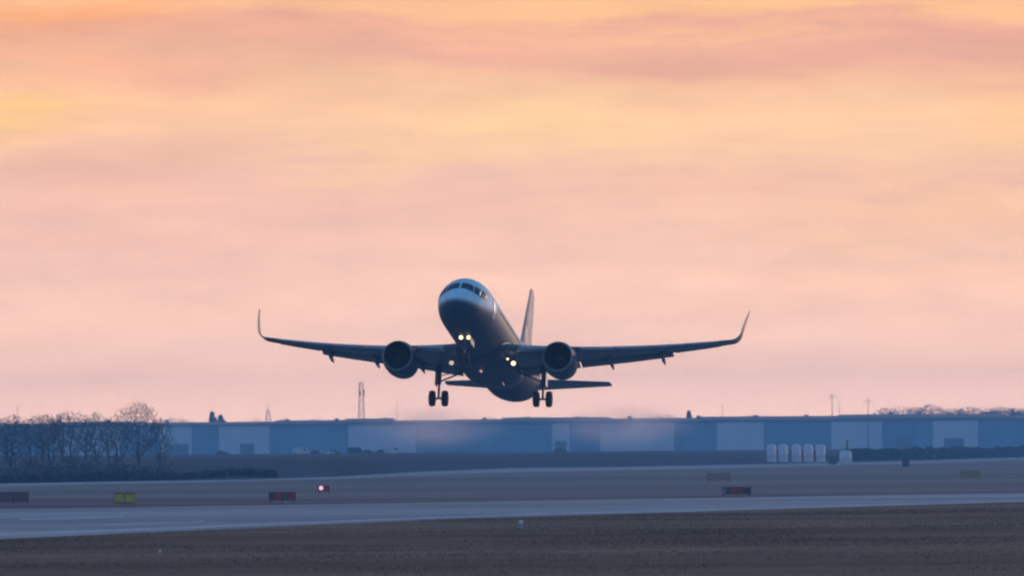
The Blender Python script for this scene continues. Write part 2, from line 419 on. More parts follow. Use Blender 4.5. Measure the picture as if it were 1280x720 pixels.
# belly fairing goes on as its own part; the body also carries a satcom blade outline
body = m.build('fuselage', M['shaded_paint'], PL)
m = MB(); secs = []
for t in np.linspace(0, 1, 22):
    st_ = 10.6 + 12.2 * t; e = math.sin(math.pi * t) ** .55 if 0 < t < 1 else 0.02
    secs.append([((1.2 + 1.02 * e) * math.copysign(abs(math.cos(a)) ** .8, math.cos(a)), st_, -1.15 + (.55 + .95 * e) * math.copysign(abs(math.sin(a)) ** .85, math.sin(a)) ) for a in np.linspace(0, 2 * math.pi, 40, endpoint=False)])
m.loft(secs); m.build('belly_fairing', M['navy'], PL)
# cockpit windows: six panes
dg = R(1)
panes = [((1.86, 3), (2.50, 2.5), (2.56, 34), (1.93, 43)), ((1.96, 46), (2.60, 37), (2.95, 56), (2.30, 66)), ((2.32, 69), (3.08, 57), (3.62, 68), (3.2, 80))]
for sg in (1, -1):
    for q in panes:
        mb = fus_patch(MB(), [(a, sg * b * dg) for a, b in q], .015); mb.build('cockpit_window', M['glass'], PL)
for sg in (1, -1):
    for (a, b_) in ((5.1, 5.9), (30.0, 30.75)):
        mb = fus_patch(MB(), [(a, sg * R(68)), (b_, sg * R(68)), (b_, sg * R(112)), (a, sg * R(112))], .02, 4, 10)
        mb.build('door', M['white'] if a < 10 else M['navy'], PL)
    for k in range(38):
        s0 = 7.0 + k * .585
        mb = fus_patch(MB(), [(s0, sg * R(73)), (s0 + .24, sg * R(73)), (s0 + .24, sg * R(83)), (s0, sg * R(83))], .006, 2, 3)
        mb.build('cabin_window', M['black'], PL)

def airfoil(x, le, chord, z, tk, tw=0., n=14):
    """closed section in the y-z plane at span x; le = station of leading edge"""
    up = []; lo = []
    for i in range(n + 1):
        c = (1 - math.cos(math.pi * i / n)) / 2
        t = tk * 5 * (.2969 * math.sqrt(c) - .126 * c - .3516 * c * c + .2843 * c ** 3 - .1036 * c ** 4)
        cam_ = .02 * 4 * c * (1 - c)
        up.append((c, cam_ + t * .95)); lo.append((c, cam_ - t * 1.05))
    pts = up + lo[-2:0:-1]; ct, s_ = math.cos(tw), math.sin(tw)
    return [Vector((x, le + chord * (c * ct + h * s_), z + chord * (h * ct - c * s_))) for c, h in pts]
def wz(x): t = max(0, (x - 2) / 15.1); return -1.22 + 1.20 * t + 1.15 * t * t
def wle(x): return 11.9 + (x - 1.98) * .515 - (0. if x > 3.5 else (3.5 - x) * .0)
def wch(x): return np.interp(x, [0, 1.98, 6.4, 17.1], [7.2, 6.15, 3.95, 1.50])
def wtk(x): return np.interp(x, [0, 2, 6.4, 16.6], [.145, .14, .118, .105])
def wtw(x): return R(np.interp(x, [0, 2, 16.6], [-3.5, -3.0, .5])) * -1
for sg in (1, -1):
    m = MB(); secs = []
    for x in np.concatenate([np.linspace(0.8, 6.4, 8), np.linspace(7.2, 17.1, 14)]):
        secs.append([Vector((sg * p.x, p.y, p.z)) for p in airfoil(x, wle(x), wch(x), wz(x), wtk(x), wtw(x))])
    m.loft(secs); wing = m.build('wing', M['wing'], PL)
    # sharklet
    m = MB(); secs = []
    x0, z0, le0 = 17.1, wz(17.1), wle(17.1)
    for t in np.linspace(0, 1, 14):
        # arc then straight blade leaning out
        ang = R(10) + (R(80) - R(10)) * min(1, t / .33) if t > 0 else R(10)
        if t == 0: cx, cz = x0, z0; Lprev = 0
        else:
            L = 3.0 * (t - tp); cx += math.cos((ang + angp) / 2) * L; cz += math.sin((ang + angp) / 2) * L
        tp, angp = t, ang
        ch = 1.50 * (1 - t) + .5 * t; le = le0 + .28 * t + 2.0 * t * t * .9
        sec = airfoil(0, le, ch, 0, .085)
        secs.append([Vector((sg * (cx - (p.z) * math.sin(ang)), p.y, cz + p.z * math.cos(ang))) for p in sec])
    m.loft(secs); m.build('winglet', M['white'] if False else M['fin'], PL)
    # slats: polished leading edge strips, drooped slightly
    for (xa, xb) in ((2.6, 4.9), (6.8, 9.2), (9.25, 11.6), (11.65, 14.0), (14.05, 16.2)):
        m = MB(); secs = []
        for x in np.linspace(xa, xb, 5):
            ch = wch(x); sec = airfoil(x, wle(x), ch, wz(x), wtk(x), wtw(x), 20)
            n_ = len(sec); cut = 5
            up = [sec[i] for i in range(cut, -1, -1)]; lo = [sec[n_ - i] for i in range(1, cut - 1)]
            pts = up + lo; c0 = Vector((x, wle(x) + ch * .08, wz(x)))
            out = [p + (p - c0) * .06 + Vector((0, -.10, -.05)) for p in pts]
            inn = [c0 + (p - c0) * .8 + Vector((0, -.10, -.05)) for p in pts][::-1]
            secs.append([Vector((sg * p.x, p.y, p.z)) for p in out + inn])
        m.loft(secs); m.build('slat', M['wingedge'], PL)
    # flaps
    for (xa, xb) in ((2.2, 6.35), (6.45, 12.9)):
        m = MB(); secs = []
        for x in np.linspace(xa, xb, 6):
            ch = wch(x); fc = np.interp(x, [2, 6.4, 13], [1.5, 1.15, .75])
            tw = wtw(x) + R(10)
            le = wle(x) + ch * .90; z = wz(x) - ch * .90 * math.sin(wtw(x)) - .05
            secs.append([Vector((sg * p.x, p.y, p.z)) for p in airfoil(x, le, fc, z, .13, tw)])
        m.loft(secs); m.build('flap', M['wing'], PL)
    # aileron
    m = MB(); secs = []
    for x in np.linspace(13.1, 16.2, 4):
        ch = wch(x); secs.append([Vector((sg * p.x, p.y, p.z)) for p in airfoil(x, wle(x) + ch * .80, ch * .24, wz(x) - ch * .8 * math.sin(wtw(x)) + .0, .14, wtw(x) + R(3))])
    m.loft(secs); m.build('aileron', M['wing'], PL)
    # flap track fairings
    for x in (5.15, 8.6, 12.2):
        ch = wch(x); y0 = wle(x) + ch * .55; L = .5 * ch + 1.2; zz = wz(x) - ch * .6 * math.sin(wtw(x)) - .22
        m = MB(); secs = []
        for t in np.linspace(0, 1, 12):
            r = .17 * math.sin(math.pi * min(1, t * 1.02) ** .8) ** .7 + .005 if t < 1 else .005
            cy = y0 + L * t; cz = zz - .10 * math.sin(math.pi * min(t * 1.4, 1) / 2) - .22 * t * t
            secs.append([Vector((sg * x + r * .8 * math.cos(a), cy, cz + r * 1.45 * math.sin(a))) for a in np.linspace(0, 2 * math.pi, 14, endpoint=False)])
        m.loft(secs); m.build('flap_track_fairing', M['wing'], PL)
    # pylon
    ex, ez, es = sg * 5.75, -2.16, 10.75
    m = MB(); secs = []
    for (s_, zt, zb) in ((es + .9, ez + 1.18, ez + 1.0), (es + 1.9, ez + 1.42, ez + .9), (es + 3.2, wz(5.75) + .12, ez + .6), (es + 5.2, wz(5.75) - .12, ez + .62), (es + 6.6, wz(5.75) - .3, wz(5.75) - .5)):
        hw = .17 if es + 1 < s_ < es + 6 else .05
        secs.append([Vector((ex - hw, s_, zb)), Vector((ex + hw, s_, zb)), Vector((ex + hw, s_, zt)), Vector((ex - hw, s_, zt))])
    m.loft(secs, smooth=False); m.build('pylon', M['white'], PL)
    # engine: nacelle > lip, fan, spinner, nozzle
    m = MB()
    prof = [(.18, 1.105), (.5, 1.17), (1.1, 1.225), (1.9, 1.225), (2.7, 1.13), (3.35, 1.0), (3.45, .97), (3.4, .94), (3.0, .96)]
    m.lathe(prof, (ex, es, ez), n=56)
    m.lathe([(.18, .985), (.5, .94), (.95, .925), (1.05, .92)], (ex, es, ez), n=56, mi=1)
    nac = m.build('engine', [M['navy'], M['black']], PL)
    m = MB(); m.lathe([(.19, 1.107), (.08, 1.075), (.015, 1.045), (0, 1.02), (.03, .99), (.10, .975), (.19, .985)], (ex, es, ez), n=56)
    m.build('inlet_lip', M['lip'], nac)
    m = MB()
    for k in range(24):                      # wide-chord blades
        a = 2 * math.pi * k / 24; secs = []
        for r, tw_, ch in ((.26, .35, .10), (.55, .7, .13), (.90, 1.05, .16)):
            c = Vector((ex + r * math.cos(a), es + 1.0, ez + r * math.sin(a))); tn = Vector((-math.sin(a), 0, math.cos(a))); ax = Vector((0, 1, 0))
            dv = (tn * math.sin(tw_) + ax * math.cos(tw_)) * ch; nv_ = (tn * math.cos(tw_) - ax * math.sin(tw_)) * .012
            secs.append([c - dv - nv_, c + dv - nv_, c + dv + nv_, c - dv + nv_])
        m.loft(secs, smooth=False)
    m.lathe([(1.2, .92), (1.2, .2)], (ex, es, ez), n=40)
    m.build('fan', M['dark'], nac)
    m = MB(); m.lathe([(.62, .01), (.68, .08), (.8, .17), (1.0, .27), (1.12, .28)], (ex, es, ez), n=28)
    m.build('spinner', M['steel'], nac)
    m = MB(); m.lathe([(3.0, .72), (3.6, .66), (4.3, .50), (4.45, .47), (4.4, .42)], (ex, es, ez), n=36); m.lathe([(4.0, .36), (4.6, .27), (5.2, .03)], (ex, es, ez), n=24)
    m.lathe([(2.6, .97), (3.05, .70)], (ex, es, ez), n=36)
    m.build('exhaust_nozzle', M['steel'], nac)
    # nacelle strake
    m = MB(); s_ = -sg
    m.add([(ex + s_ * .86, es + .9, ez + .86), (ex + s_ * .84, es + 2.0, ez + .84), (ex + s_ * 1.12, es + 1.9, ez + 1.16), (ex + s_ * .90, es + .9, ez + .9), (ex + s_ * .88, es + 2.0, ez + .80), (ex + s_ * 1.14, es + 1.9, ez + 1.13)],
          [(0, 1, 2), (3, 5, 4), (0, 3, 4, 1), (1, 4, 5, 2), (2, 5, 3, 0)]); m.build('strake', M['white'], nac)
    # stabiliser and elevator
    m = MB(); secs = []
    for x in np.linspace(.3, 6.2, 8):
        t = x / 6.2; secs.append([Vector((sg * p.x, p.y, p.z)) for p in airfoil(x, 31.4 + 3.55 * t, 4.0 - 2.55 * t, .72 + .62 * t, .10)])
    x = 6.32; secs.append([Vector((sg * p.x, p.y, p.z)) for p in airfoil(x, 35.25, .95, 1.345, .03)])
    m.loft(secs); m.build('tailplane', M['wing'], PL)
    m = MB(); secs = []
    for x in np.linspace(1.0, 6.0, 5):
        t = x / 6.2; c = 4.0 - 2.55 * t
        secs.append([Vector((sg * p.x, p.y, p.z)) for p in airfoil(x, 31.4 + 3.55 * t + c * .72, c * .31, .72 + .62 * t + .01, .12, R(-4))])
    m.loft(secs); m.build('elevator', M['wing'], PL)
    # main landing gear
    gx, gs, gz = sg * 3.8, 17.7, -3.78
    m = MB()
    m.tube((gx, gs, wz(3.8) - .2), (gx, gs, -2.75), .17, .15, 14).tube((gx, gs, -2.75), (gx, gs, gz), .085, .085, 12)
    m.tube((gx - .58, gs, gz), (gx + .58, gs, gz), .075, n=10)
    m.tube((gx, gs, -2.55), (gx - sg * 1.75, gs - .15, -1.85), .06, .07, 8)      # side stay
    m.tube((gx, gs, -2.1), (gx - sg * .7, gs, -1.95), .04, n=8)
    m.tube((gx, gs + .16, -2.8), (gx, gs + .38, -3.2), .035, n=6).tube((gx, gs + .38, -3.2), (gx, gs + .06, -3.7), .035, n=6)
    gear = m.build('main_landing_gear', M['steel'], PL)
    for s2 in (-1, 1):
        m = MB(); c = (gx + s2 * .465, gs, gz)
        m.lathe([(-.20, .33), (-.215, .42), (-.19, .53), (-.11, .575), (0, .585), (.11, .575), (.19, .53), (.215, .42), (.20, .33)], c, 'x', 32)
        m.lathe([(-.12, .05), (-.12, .28), (-.20, .34)], c, 'x', 20, mi=1); m.lathe([(.12, .05), (.12, .28), (.20, .34)], c, 'x', 20, mi=1)
        m.build('wheel', [M['rubber'], M['rim']], gear)
    m = MB(); m.box(gx + sg * .20, gx + sg * .25, gs - .42, gs + .42, -2.85, -1.5); m.build('gear_door', M['wing'], gear)
    m = MB(); m.box(sg * .9 - .03, sg * .9 + .03, 17.0, 17.9, -2.78, -2.4); m.build('gear_bay_door', M['navy'], PL)
    # wing-root landing lamp
    lc = (sg * 2.24, 13.3, -2.13)
    m = MB(); m.lathe([(-.10, .01), (-.08, .10), (0, .165)], lc, n=20); m.lathe([(0, .165), (.05, .19), (.3, .15)], lc, n=20, mi=1)
    m.tube((lc[0], 13.4, -2.05), (lc[0], 13.6, -1.35), .06, n=8, mi=1)
    m.build('landing_lamp', [M['lamp_hot'] if sg > 0 else M['lamp_warm'], M['steel']], PL)
lc = (1.92, 12.6, -1.98)
m = MB(); m.lathe([(-.06, .01), (-.05, .05), (0, .085)], lc, n=14); m.lathe([(0, .085), (.2, .07)], lc, n=14, mi=1); m.tube((lc[0], 12.7, -1.95), (1.7, 12.9, -1.5), .05, n=6, mi=1)
m.build('lamp_reflection', [M['lamp_hot'], M['steel']], PL)  # added glowing cone in place of the right lamp's reflected streak
# fin
def fsec(z, le, ch, tk):
    return [Vector((p.z, p.y, z)) for p in airfoil(0, le, ch, 0, tk)]
m = MB(); m.loft([fsec(z, le, ch, tk) for z, le, ch, tk in ((1.2, 28.6, 7.4, .08), (2.1, 29.4, 6.3, .09), (2.6, 30.4, 5.35, .095), (4.5, 31.9, 4.2, .085), (6.5, 33.4, 3.0, .08), (8.45, 34.9, 1.9, .075), (8.62, 35.3, 1.4, .04))])
m.build('fin', M['fin'], PL)
m = MB(); m.loft([fsec(z, le, ch, tk) for z, le, ch, tk in ((2.3, 34.3, 1.95, .12), (4.5, 35.0, 1.55, .12), (8.3, 36.2, .95, .11))]); m.build('rudder', M['fin'], PL)
# nose gear
m = MB(); gs, gz = 5.07, -3.62
m.tube((0, gs, -1.8), (0, gs, -2.9), .11, .10, 12).tube((0, gs, -2.9), (0, gs, gz), .06, n=10).tube((-.34, gs, gz), (.34, gs, gz), .05, n=8)
m.tube((0, gs, -2.7), (0, gs - .95, -1.95), .05, n=8).tube((-.28, gs - .02, -2.15), (.28, gs - .02, -2.15), .035, n=6)
gear = m.build('nose_landing_gear', M['rim'], PL)
for s2 in (-1, 1):
    m = MB(); c = (s2 * .25, gs, gz); m.lathe([(-.10, .2), (-.11, .28), (-.08, .36), (0, .385), (.08, .36), (.11, .28), (.10, .2)], c, 'x', 28); m.lathe([(-.05, .03), (-.05, .16), (-.1, .2)], c, 'x', 16, mi=1); m.lathe([(.05, .03), (.05, .16), (.1, .2)], c, 'x', 16, mi=1)
    m.build('wheel', [M['rubber'], M['rim']], gear)
    m = MB(); m.lathe([(-.08, .01), (-.06, .10), (0, .15)], (s2 * .27, gs - .08, -2.17), n=20); m.lathe([(0, .15), (.12, .12), (.2, .05)], (s2 * .27, gs - .08, -2.17), n=20, mi=1)
    m.build('taxi_lamp', [M['lamp_hot'], M['steel']], gear)
    m = MB(); m.box(s2 * .42 - .02, s2 * .42 + .02, gs - .2, gs + 1.5, -2.55, -1.95); m.build('gear_door', M['navy'], gear)
m = MB(); m.lathe([(0, .10), (-.08, .09), (-.14, .04), (-.15, .005)], (-.12, 13.6, -2.6), 'z', 14); m.build('beacon', M['lamp_red'], PL)
for (s_, z_) in ((9.0, 2.05), (14., 2.05)):
    m = MB(); m.add([(-.02, s_, z_), (.02, s_, z_), (.02, s_ + .3, z_), (-.02, s_ + .3, z_), (-.01, s_ + .18, z_ + .35), (.01, s_ + .18, z_ + .35), (.01, s_ + .3, z_ + .35), (-.01, s_ + .3, z_ + .35)],
        [(0, 1, 5, 4), (1, 2, 6, 5), (2, 3, 7, 6), (3, 0, 4, 7), (4, 5, 6, 7)]); m.build('blade_antenna', M['white'], PL)
PL.rotation_euler = (R(-12.0), R(0.9), R(-8.5))
PL.location = (-3.94, 406.6, CAM_H + 10.93)

# ------------------------------------------------------------------ jet exhaust
def exhaust(name, a, b, rx, rz, dens, label, seed):
    a = Vector(a); b = Vector(b); mb = MB(); L = (b - a).length
    mb.loft([[Vector((rx * (.6 + .4 * t) * math.cos(an), L * t, rz * (.6 + .4 * t) * math.sin(an))) for an in np.linspace(0, 2 * math.pi, 24, endpoint=False)] for t in np.linspace(0, 1, 8)])
    mt = bpy.data.materials.new('hot exhaust'); mt.use_nodes = True; T = NT(mt.node_tree)
    pv = T.new('ShaderNodeVolumePrincipled'); o = T.new('ShaderNodeOutputMaterial'); T.l.new(pv.outputs[0], o.inputs['Volume'])
    pv.inputs['Color'].default_value = (.95, .86, .90, 1); pv.inputs['Anisotropy'].default_value = .35
    co = T.new('ShaderNodeTexCoord').outputs['Object']; x, y, z = T.xyz(co)
    sh = T.vm('ADD', co, (seed * 31., seed * 7., 0.))
    n1_ = T.noise(T.vm('MULTIPLY', sh, (1., .10, 1.6)), .11, 3); n2_ = T.noise(T.vm('MULTIPLY', sh, (1., .10, 1.6)), .32, 3)
    yr = T.m('DIVIDE', y, L); gr = T.m('ADD', T.m('MULTIPLY', yr, .4), .6)
    xn = T.m('DIVIDE', T.m('DIVIDE', x, rx), gr); zn = T.m('DIVIDE', T.m('DIVIDE', z, rz), gr)
    rad = T.m('SQRT', T.m('ADD', T.m('MULTIPLY', xn, xn), T.m('MULTIPLY', zn, zn)))
    fall = T.ss(rad, .1, .98, 1., 0.); ends = T.m('MULTIPLY', T.ss(yr, 0., .3), T.ss(yr, .75, 1., 1., 0.))
    wsp = T.m('MULTIPLY', T.ss(n1_, .34, .62, .15, 1.7), T.ss(n2_, .3, .7, .5, 1.4))
    T.put(pv.inputs['Density'], T.m('MULTIPLY', T.m('MULTIPLY', T.m('MULTIPLY', fall, ends), wsp), dens))
    ob = mb.build(name, mt); ob.location = a; ob.rotation_euler = (b - a).normalized().to_track_quat('Y', 'Z').to_euler()
    return tag(ob, label, 'exhaust haze', kind='stuff')

# ------------------------------------------------------------------ halls
def hall_wall_mat(name, c, c2):
    m_ = bpy.data.materials.new(name); m_.use_nodes = True; T = NT(m_.node_tree)
    b = T.new('ShaderNodeBsdfPrincipled'); o = T.new('ShaderNodeOutputMaterial'); T.l.new(b.outputs[0], o.inputs[0])
    co = T.new('ShaderNodeTexCoord').outputs['Object']; x, y, z = T.xyz(co)
    n = T.noise(T.vm('MULTIPLY', co, (1., 1., .4)), .12, 5, .6); rib = T.m('FRACT', T.m('MULTIPLY', x, 1.2))
    cc = T.mix(T.ss(n, .3, .7), (*c, 1), (*c2, 1)); cc = T.mix(T.ss(rib, .8, .95, 0., .18), cc, (.02, .03, .04, 1))
    T.put(b.inputs['Base Color'], cc); b.inputs['Roughness'].default_value = .6
    return m_
M['blue_clad'] = hall_wall_mat('blue cladding', (.18, .36, .52), (.25, .44, .59))
M['pale_clad'] = hall_wall_mat('pale cladding', (.76, .78, .86), (.82, .82, .88))
M['roof_clad'] = mat('roof sheet', (.27, .20, .20), .6, var=.15, scale=.1)
M['door_grey'] = mat('roller door', (.20, .25, .30), .6, scale=.5)
HD = 2350.
def hall(px0, px1, bays, label, top=11.3):
    a = at(px0, 560, HD); b = at(px1, 560, HD); o = Vector((a.x, HD, PZ)); L = b.x - a.x
    root = empty('warehouse', o, label, 'warehouse', 'long halls across the airfield')
    H = top
    m = MB(); m.box(0, L, .3, 60, 0, H); m.build('wall', M['blue_clad'], root)
    for (p0, p1, kind) in bays:
        x0 = at(p0, 560, HD).x - a.x; x1 = at(p1, 560, HD).x - a.x
        m = MB(); m.box(x0 + .05, x1 - .05, 0, .31 + .02 * (kind == 'pale'), 0.02, H - .02); m.build('cladding_bay', M['pale_clad' if kind == 'pale' else 'blue_clad'], root)
    # shallow curved roof in lengths of slightly different height
    cuts = [0.]; 
    while cuts[-1] < L - 40: cuts.append(cuts[-1] + random.uniform(18, 46))
    cuts.append(L)
    for a0, a1 in zip(cuts[:-1], cuts[1:]):
        m = MB(); dz_ = random.uniform(-.55, .75); secs = []
        for y, z in ((-.5, H + .02), (-.5, H + .9 + dz_ * .6), (6, H + 1.5 + dz_), (18, H + 2.05 + dz_), (32, H + 2.25 + dz_), (46, H + 2.05 + dz_), (60.5, H + .9), (60.5, H + .02)):
            secs.append([Vector((a0 + .01, y, z)), Vector((a1 - .01, y, z))])
        vs = [p for s_ in secs for p in s_]; n_ = len(secs)
        m.add(vs, [(2 * i, 2 * i + 1, 2 * i + 3, 2 * i + 2) for i in range(n_ - 1)] + [(2 * n_ - 2, 2 * n_ - 1, 1, 0), tuple(range(0, 2 * n_, 2)), tuple(range(1, 2 * n_, 2))[::-1]])
        rf = m.build('roof', M['roof_clad'], root)
    for k in range(int(L / 22)):
        m = MB(); xx = 8 + k * 22 + random.uniform(-4, 4); m.box(xx, xx + 1.6, 12, 13.6, H + 1.6, H + 2.5 + random.uniform(0, .5)); m.box(xx - .15, xx + 1.75, 11.85, 13.75, H + 2.5, H + 2.7)
        m.build('roof_vent', M['roof_clad'], rf)
    return root, a.x, H
r1, ax, H = hall(-90, 566, [(-80, 69, 'blue'), (70, 150, 'pale'), (151, 199, 'blue'), (200, 240, 'pale'), (241, 272.5, 'blue'), (273.5, 337, 'pale'), (338, 434, 'blue'), (435, 520, 'pale'), (521, 565, 'blue')],
     'long low blue and pale clad hall behind the bare trees at left')
r2, ax2, H = hall(566.15, 1330, [(567, 689, 'blue'), (690, 712, 'pale'), (713, 749, 'blue'), (750, 843, 'pale'), (844, 895, 'blue'), (896, 955, 'pale'), (956, 1038, 'blue'), (1039, 1103, 'pale'), (1104, 1165, 'blue'), (1166, 1223, 'pale'), (1224, 1329, 'blue')],
     'longest blue and pale clad hall, behind the airliner and the white tanks')
for p0, p1, rr, aa in ((207, 236, r1, ax), (300, 318, r1, ax), (694, 708, r2, ax2), (1120, 1140, r2, ax2), (1180, 1205, r2, ax2)):
    x0 = at(p0, 560, HD).x - aa; x1 = at(p1, 560, HD).x - aa
    m = MB(); m.box(x0, x1, -.08, .01, .03, 4.2); m.build('roller_door', M['door_grey'], rr)

# ------------------------------------------------------------------ masts
M['mast'] = mat('mast steel', (.09, .06, .07), .6, .2)
def lattice(name, px, ptop, Y, w0, w1, label, mastpx=0, z0=PZ):
    top = at(px, ptop, Y); H_ = top.z - z0
    root = empty(name, (top.x, Y, z0), label, 'mast')
    m = MB(); hw = lambda t: (w0 + (w1 - w0) * t) / 2
    n = max(6, int(H_ / (w0 * .9))); cs = [(-1, -1), (1, -1), (1, 1), (-1, 1)]
    for k in range(n):
        a, b = k / n, (k + 1) / n
        for i in range(4):
            c0, c1 = cs[i], cs[(i + 1) % 4]
            P = lambda c, t: (c[0] * hw(t), c[1] * hw(t), H_ * t)
            m.tube(P(c0, a), P(c0, b), .16, n=5); m.tube(P(c0, a), P(c1, b), .07, n=4); m.tube(P(c1, a), P(c0, b), .07, n=4); m.tube(P(c0, b), P(c1, b), .07, n=4)
    m.build('lattice_frame', M['mast'], root)
    m = MB(); m.box(-hw(1) - .3, hw(1) + .3, -hw(1) - .3, hw(1) + .3, H_, H_ + .2); m.tube((0, 0, H_), (0, 0, H_ + mastpx), .12, .05, n=6)
    m.build('top_platform', M['mast'], root)
    return root
t_ = lattice('lattice_mast', 451.5, 479, 2460, 3.2, 1.5, 'tall narrow lattice mast rising behind the left hall roof', 2.0)
m = MB()
for a_ in (0, 2.1, 4.2): m.box(math.cos(a_) * 1.2 - .2, math.cos(a_) * 1.2 + .2, math.sin(a_) * 1.2 - .2, math.sin(a_) * 1.2 + .2, 24.0, 26.4)
m.build('antenna_panel', M['mast'], t_)
lattice('lattice_mast', 335, 513, 2700, 6.5, .9, 'squat pyramid shaped lattice mast just left of the tall lattice mast', 4.5)
def pole(px, ptop, Y, r, label, arms=True, z0=PZ):
    top = at(px, ptop, Y); H_ = top.z - z0
    m = MB(); m.tube((0, 0, 0), (0, 0, H_), r, r * .45, 8)
    if arms: m.tube((-1.1, 0, H_ * .93), (1.1, 0, H_ * .93), r * .4, n=5); m.box(-1.4, -.8, -.3, .3, H_ * .93 - .05, H_ * .93 + .2); m.box(.8, 1.4, -.3, .3, H_ * .93 - .05, H_ * .93 + .2)
    m.lathe([(0, r * 2), (.5, r * 2), (.5, r)], (0, 0, 0), 'z', 8)
    o = m.build('antenna_pole', M['mast']); o.location = (top.x, Y, z0)
    return tag(o, label, 'pole', 'thin poles along the hall roofs')
pole(1040, 491, 2440, .26, 'tallest of the thin poles rising behind the roof above the white tanks')
pole(1049, 500, 2440, .18, 'shorter thin pole right of the tallest one above the white tanks', False)
pole(1085, 497, 2300, .2, 'thin pole standing in front of the right hall, right of the short tank')
pole(903, 505, 2440, .15, 'thin pole behind the roof right of the small dark tree', False)
pole(22, 508, 2440, .2, 'thin pole above the trees at the far left', False)
pole(496, 490, 2440, .12, 'faint thin pole behind the left hall roof under the left engine', False)

# ------------------------------------------------------------------ bare trees
M['bark'] = mat('bark', (.07, .075, .09), .9, var=.3, scale=1.)
M['twig'] = mat('twigs', (.11, .12, .15), .9, var=.3, scale=.6)
M['far_twig'] = mat('distant dense twigs', (.07, .06, .075), .9, var=.3, scale=.2); M['evergreen'] = mat('dark evergreen', (.022, .04, .035), .9, var=.4, scale=.5)
M['hedge'] = mat('hedge foliage', (.03, .05, .066), .9, var=.4, scale=.7)
def bare_tree(seed, H, rx, zc, rz, n, forks=1):
    """winter tree: limbs grown out from the trunk to points that fill an uneven crown"""
    g = np.random.default_rng(seed); rd = random.Random(seed); tr = MB(); tw = MB()
    pts = []
    while len(pts) < n:
        p = g.uniform(-1, 1, 3); r = np.linalg.norm(p)
        if r > 1 or r < g.uniform(0, .95): continue
        a = math.atan2(p[1], p[0]); lob = 1 + .16 * math.sin(3 * a + seed) + .12 * math.sin(5 * a + p[2] * 4 + seed)
        q = np.array([p[0] * rx * lob, p[1] * rx * lob, zc + p[2] * rz])
        if p[2] < -.1: q[:2] *= 1 - .45 * (-p[2])
        if q[2] < .12: continue
        pts.append(q * H)
    base_h = H * max(.14, zc - rz * 1.05)
    nodes = [np.array([0., 0., 0.])]; par = [-1]; plen = [0.]
    for k in range(1, 7):
        z = (zc * H * .95) * k / 6; nodes.append(np.array([g.normal(0, .012 * H) * (k / 6), g.normal(0, .012 * H) * (k / 6), z])); par.append(k - 1); plen.append(plen[-1] + z / k)
    ctr = np.array([0, 0, base_h]); pts.sort(key=lambda p: np.linalg.norm(p - ctr) + g.uniform(0, .04 * H))
    for p in pts:
        A = np.array(nodes); dd = np.linalg.norm(A - p, axis=1); c = dd + .35 * np.array(plen) + np.where(A[:, 2] > p[2] + .03 * H, .25 * H, 0) + np.where(A[:, 2] < base_h, .3 * H, 0)
        i = int(np.argmin(c)); a = nodes[i]; L = dd[i]; m_ = max(1, int(L / (H * .05))); pi = i
        bend = g.normal(0, .06, 3) * L; bend[2] -= .06 * L
        for k in range(1, m_ + 1):
            t = k / m_; q = a + (p - a) * t + bend * math.sin(math.pi * t); nodes.append(q); par.append(pi); plen.append(plen[pi] + L / m_); pi = len(nodes) - 1
    cnt = [0] * len(nodes); has = [0] * len(nodes)
    for i in range(1, len(nodes)): has[par[i]] = 1
    for i in range(len(nodes) - 1, 0, -1):
        if not has[i]: cnt[i] = 1
        cnt[par[i]] += cnt[i]
    R0 = H * .021 / math.sqrt(cnt[0]); rad = [max(.022, R0 * max(1, c) ** .5) for c in cnt]
    for i in range(1, len(nodes)):
        b = tr if cnt[i] > n * .03 else tw
        b.tube(nodes[par[i]], nodes[i], min(rad[par[i]], rad[i] * 1.25), rad[i], 6 if cnt[i] > n * .03 else 3, cap=False)
        if cnt[i] <= 3:
            d0 = Vector(nodes[i] - nodes[par[i]]).normalized()
            for _ in range(3):
                o = Vector((rd.gauss(0, 1), rd.gauss(0, 1), rd.gauss(.35, .8))).normalized(); q = Vector(nodes[i]); e = q + (d0 * .7 + o).normalized() * H * rd.uniform(.02, .06)
                s_ = (e - q).orthogonal().normalized() * .034
                tw.add([q - s_, q + s_, e], [(0, 1, 2)])
    return tr, tw
def plant_protos(specs):
    out = []
    for (seed, H_, *a_) in specs:
        tr, tw = bare_tree(seed, H_, *a_)
        r = bpy.data.objects.new('bare_tree', None); COL.objects.link(r)
        t = tr.build('trunk', M['bark'], r); c = tw.build('crown', M['twig'], r)
        out.append([r, H_, False])
    return out
protos = plant_protos([(11, 10, .35, .66, .38, 950), (5, 10, .26, .64, .39, 430), (23, 10, .31, .62, .41, 480), (31, 10, .22, .60, .43, 340)])
def put_tree(i, px, pbase, ptop, label, group, Y=None, z0=0., wide=1.):
    p = protos[i]
    if Y is None: g = gnd(px, pbase)
    else: g = at(px, pbase, Y); g.z = z0
    top = at(px, ptop, g.y).z; s_ = (top - g.z) / p[1]
    o = p[0] if not p[2] else copy_tree(p[0]); p[2] = True
    o.location = g; o.scale = (s_ * wide, s_ * wide, s_); o.rotation_euler = (0, 0, random.uniform(0, 6.28))
    return tag(o, label, 'tree', group)
GT = 'bare trees at the left edge of the airfield'
put_tree(0, 173, 600.5, 506, 'largest bare tree with a round domed crown, right end of the left tree row', GT, wide=.95)
put_tree(1, 120, 601, 517, 'upright bare tree just left of the big domed tree', GT)
put_tree(2, 88, 601.5, 515, 'bare tree in the middle of the left tree row', GT, wide=1.1)
put_tree(3, 62, 602, 519, 'narrow bare tree left of the middle of the left tree row', GT, wide=1.2)
put_tree(1, 14, 603, 520, 'dark bare tree at the left edge of the photo', GT, wide=1.3)
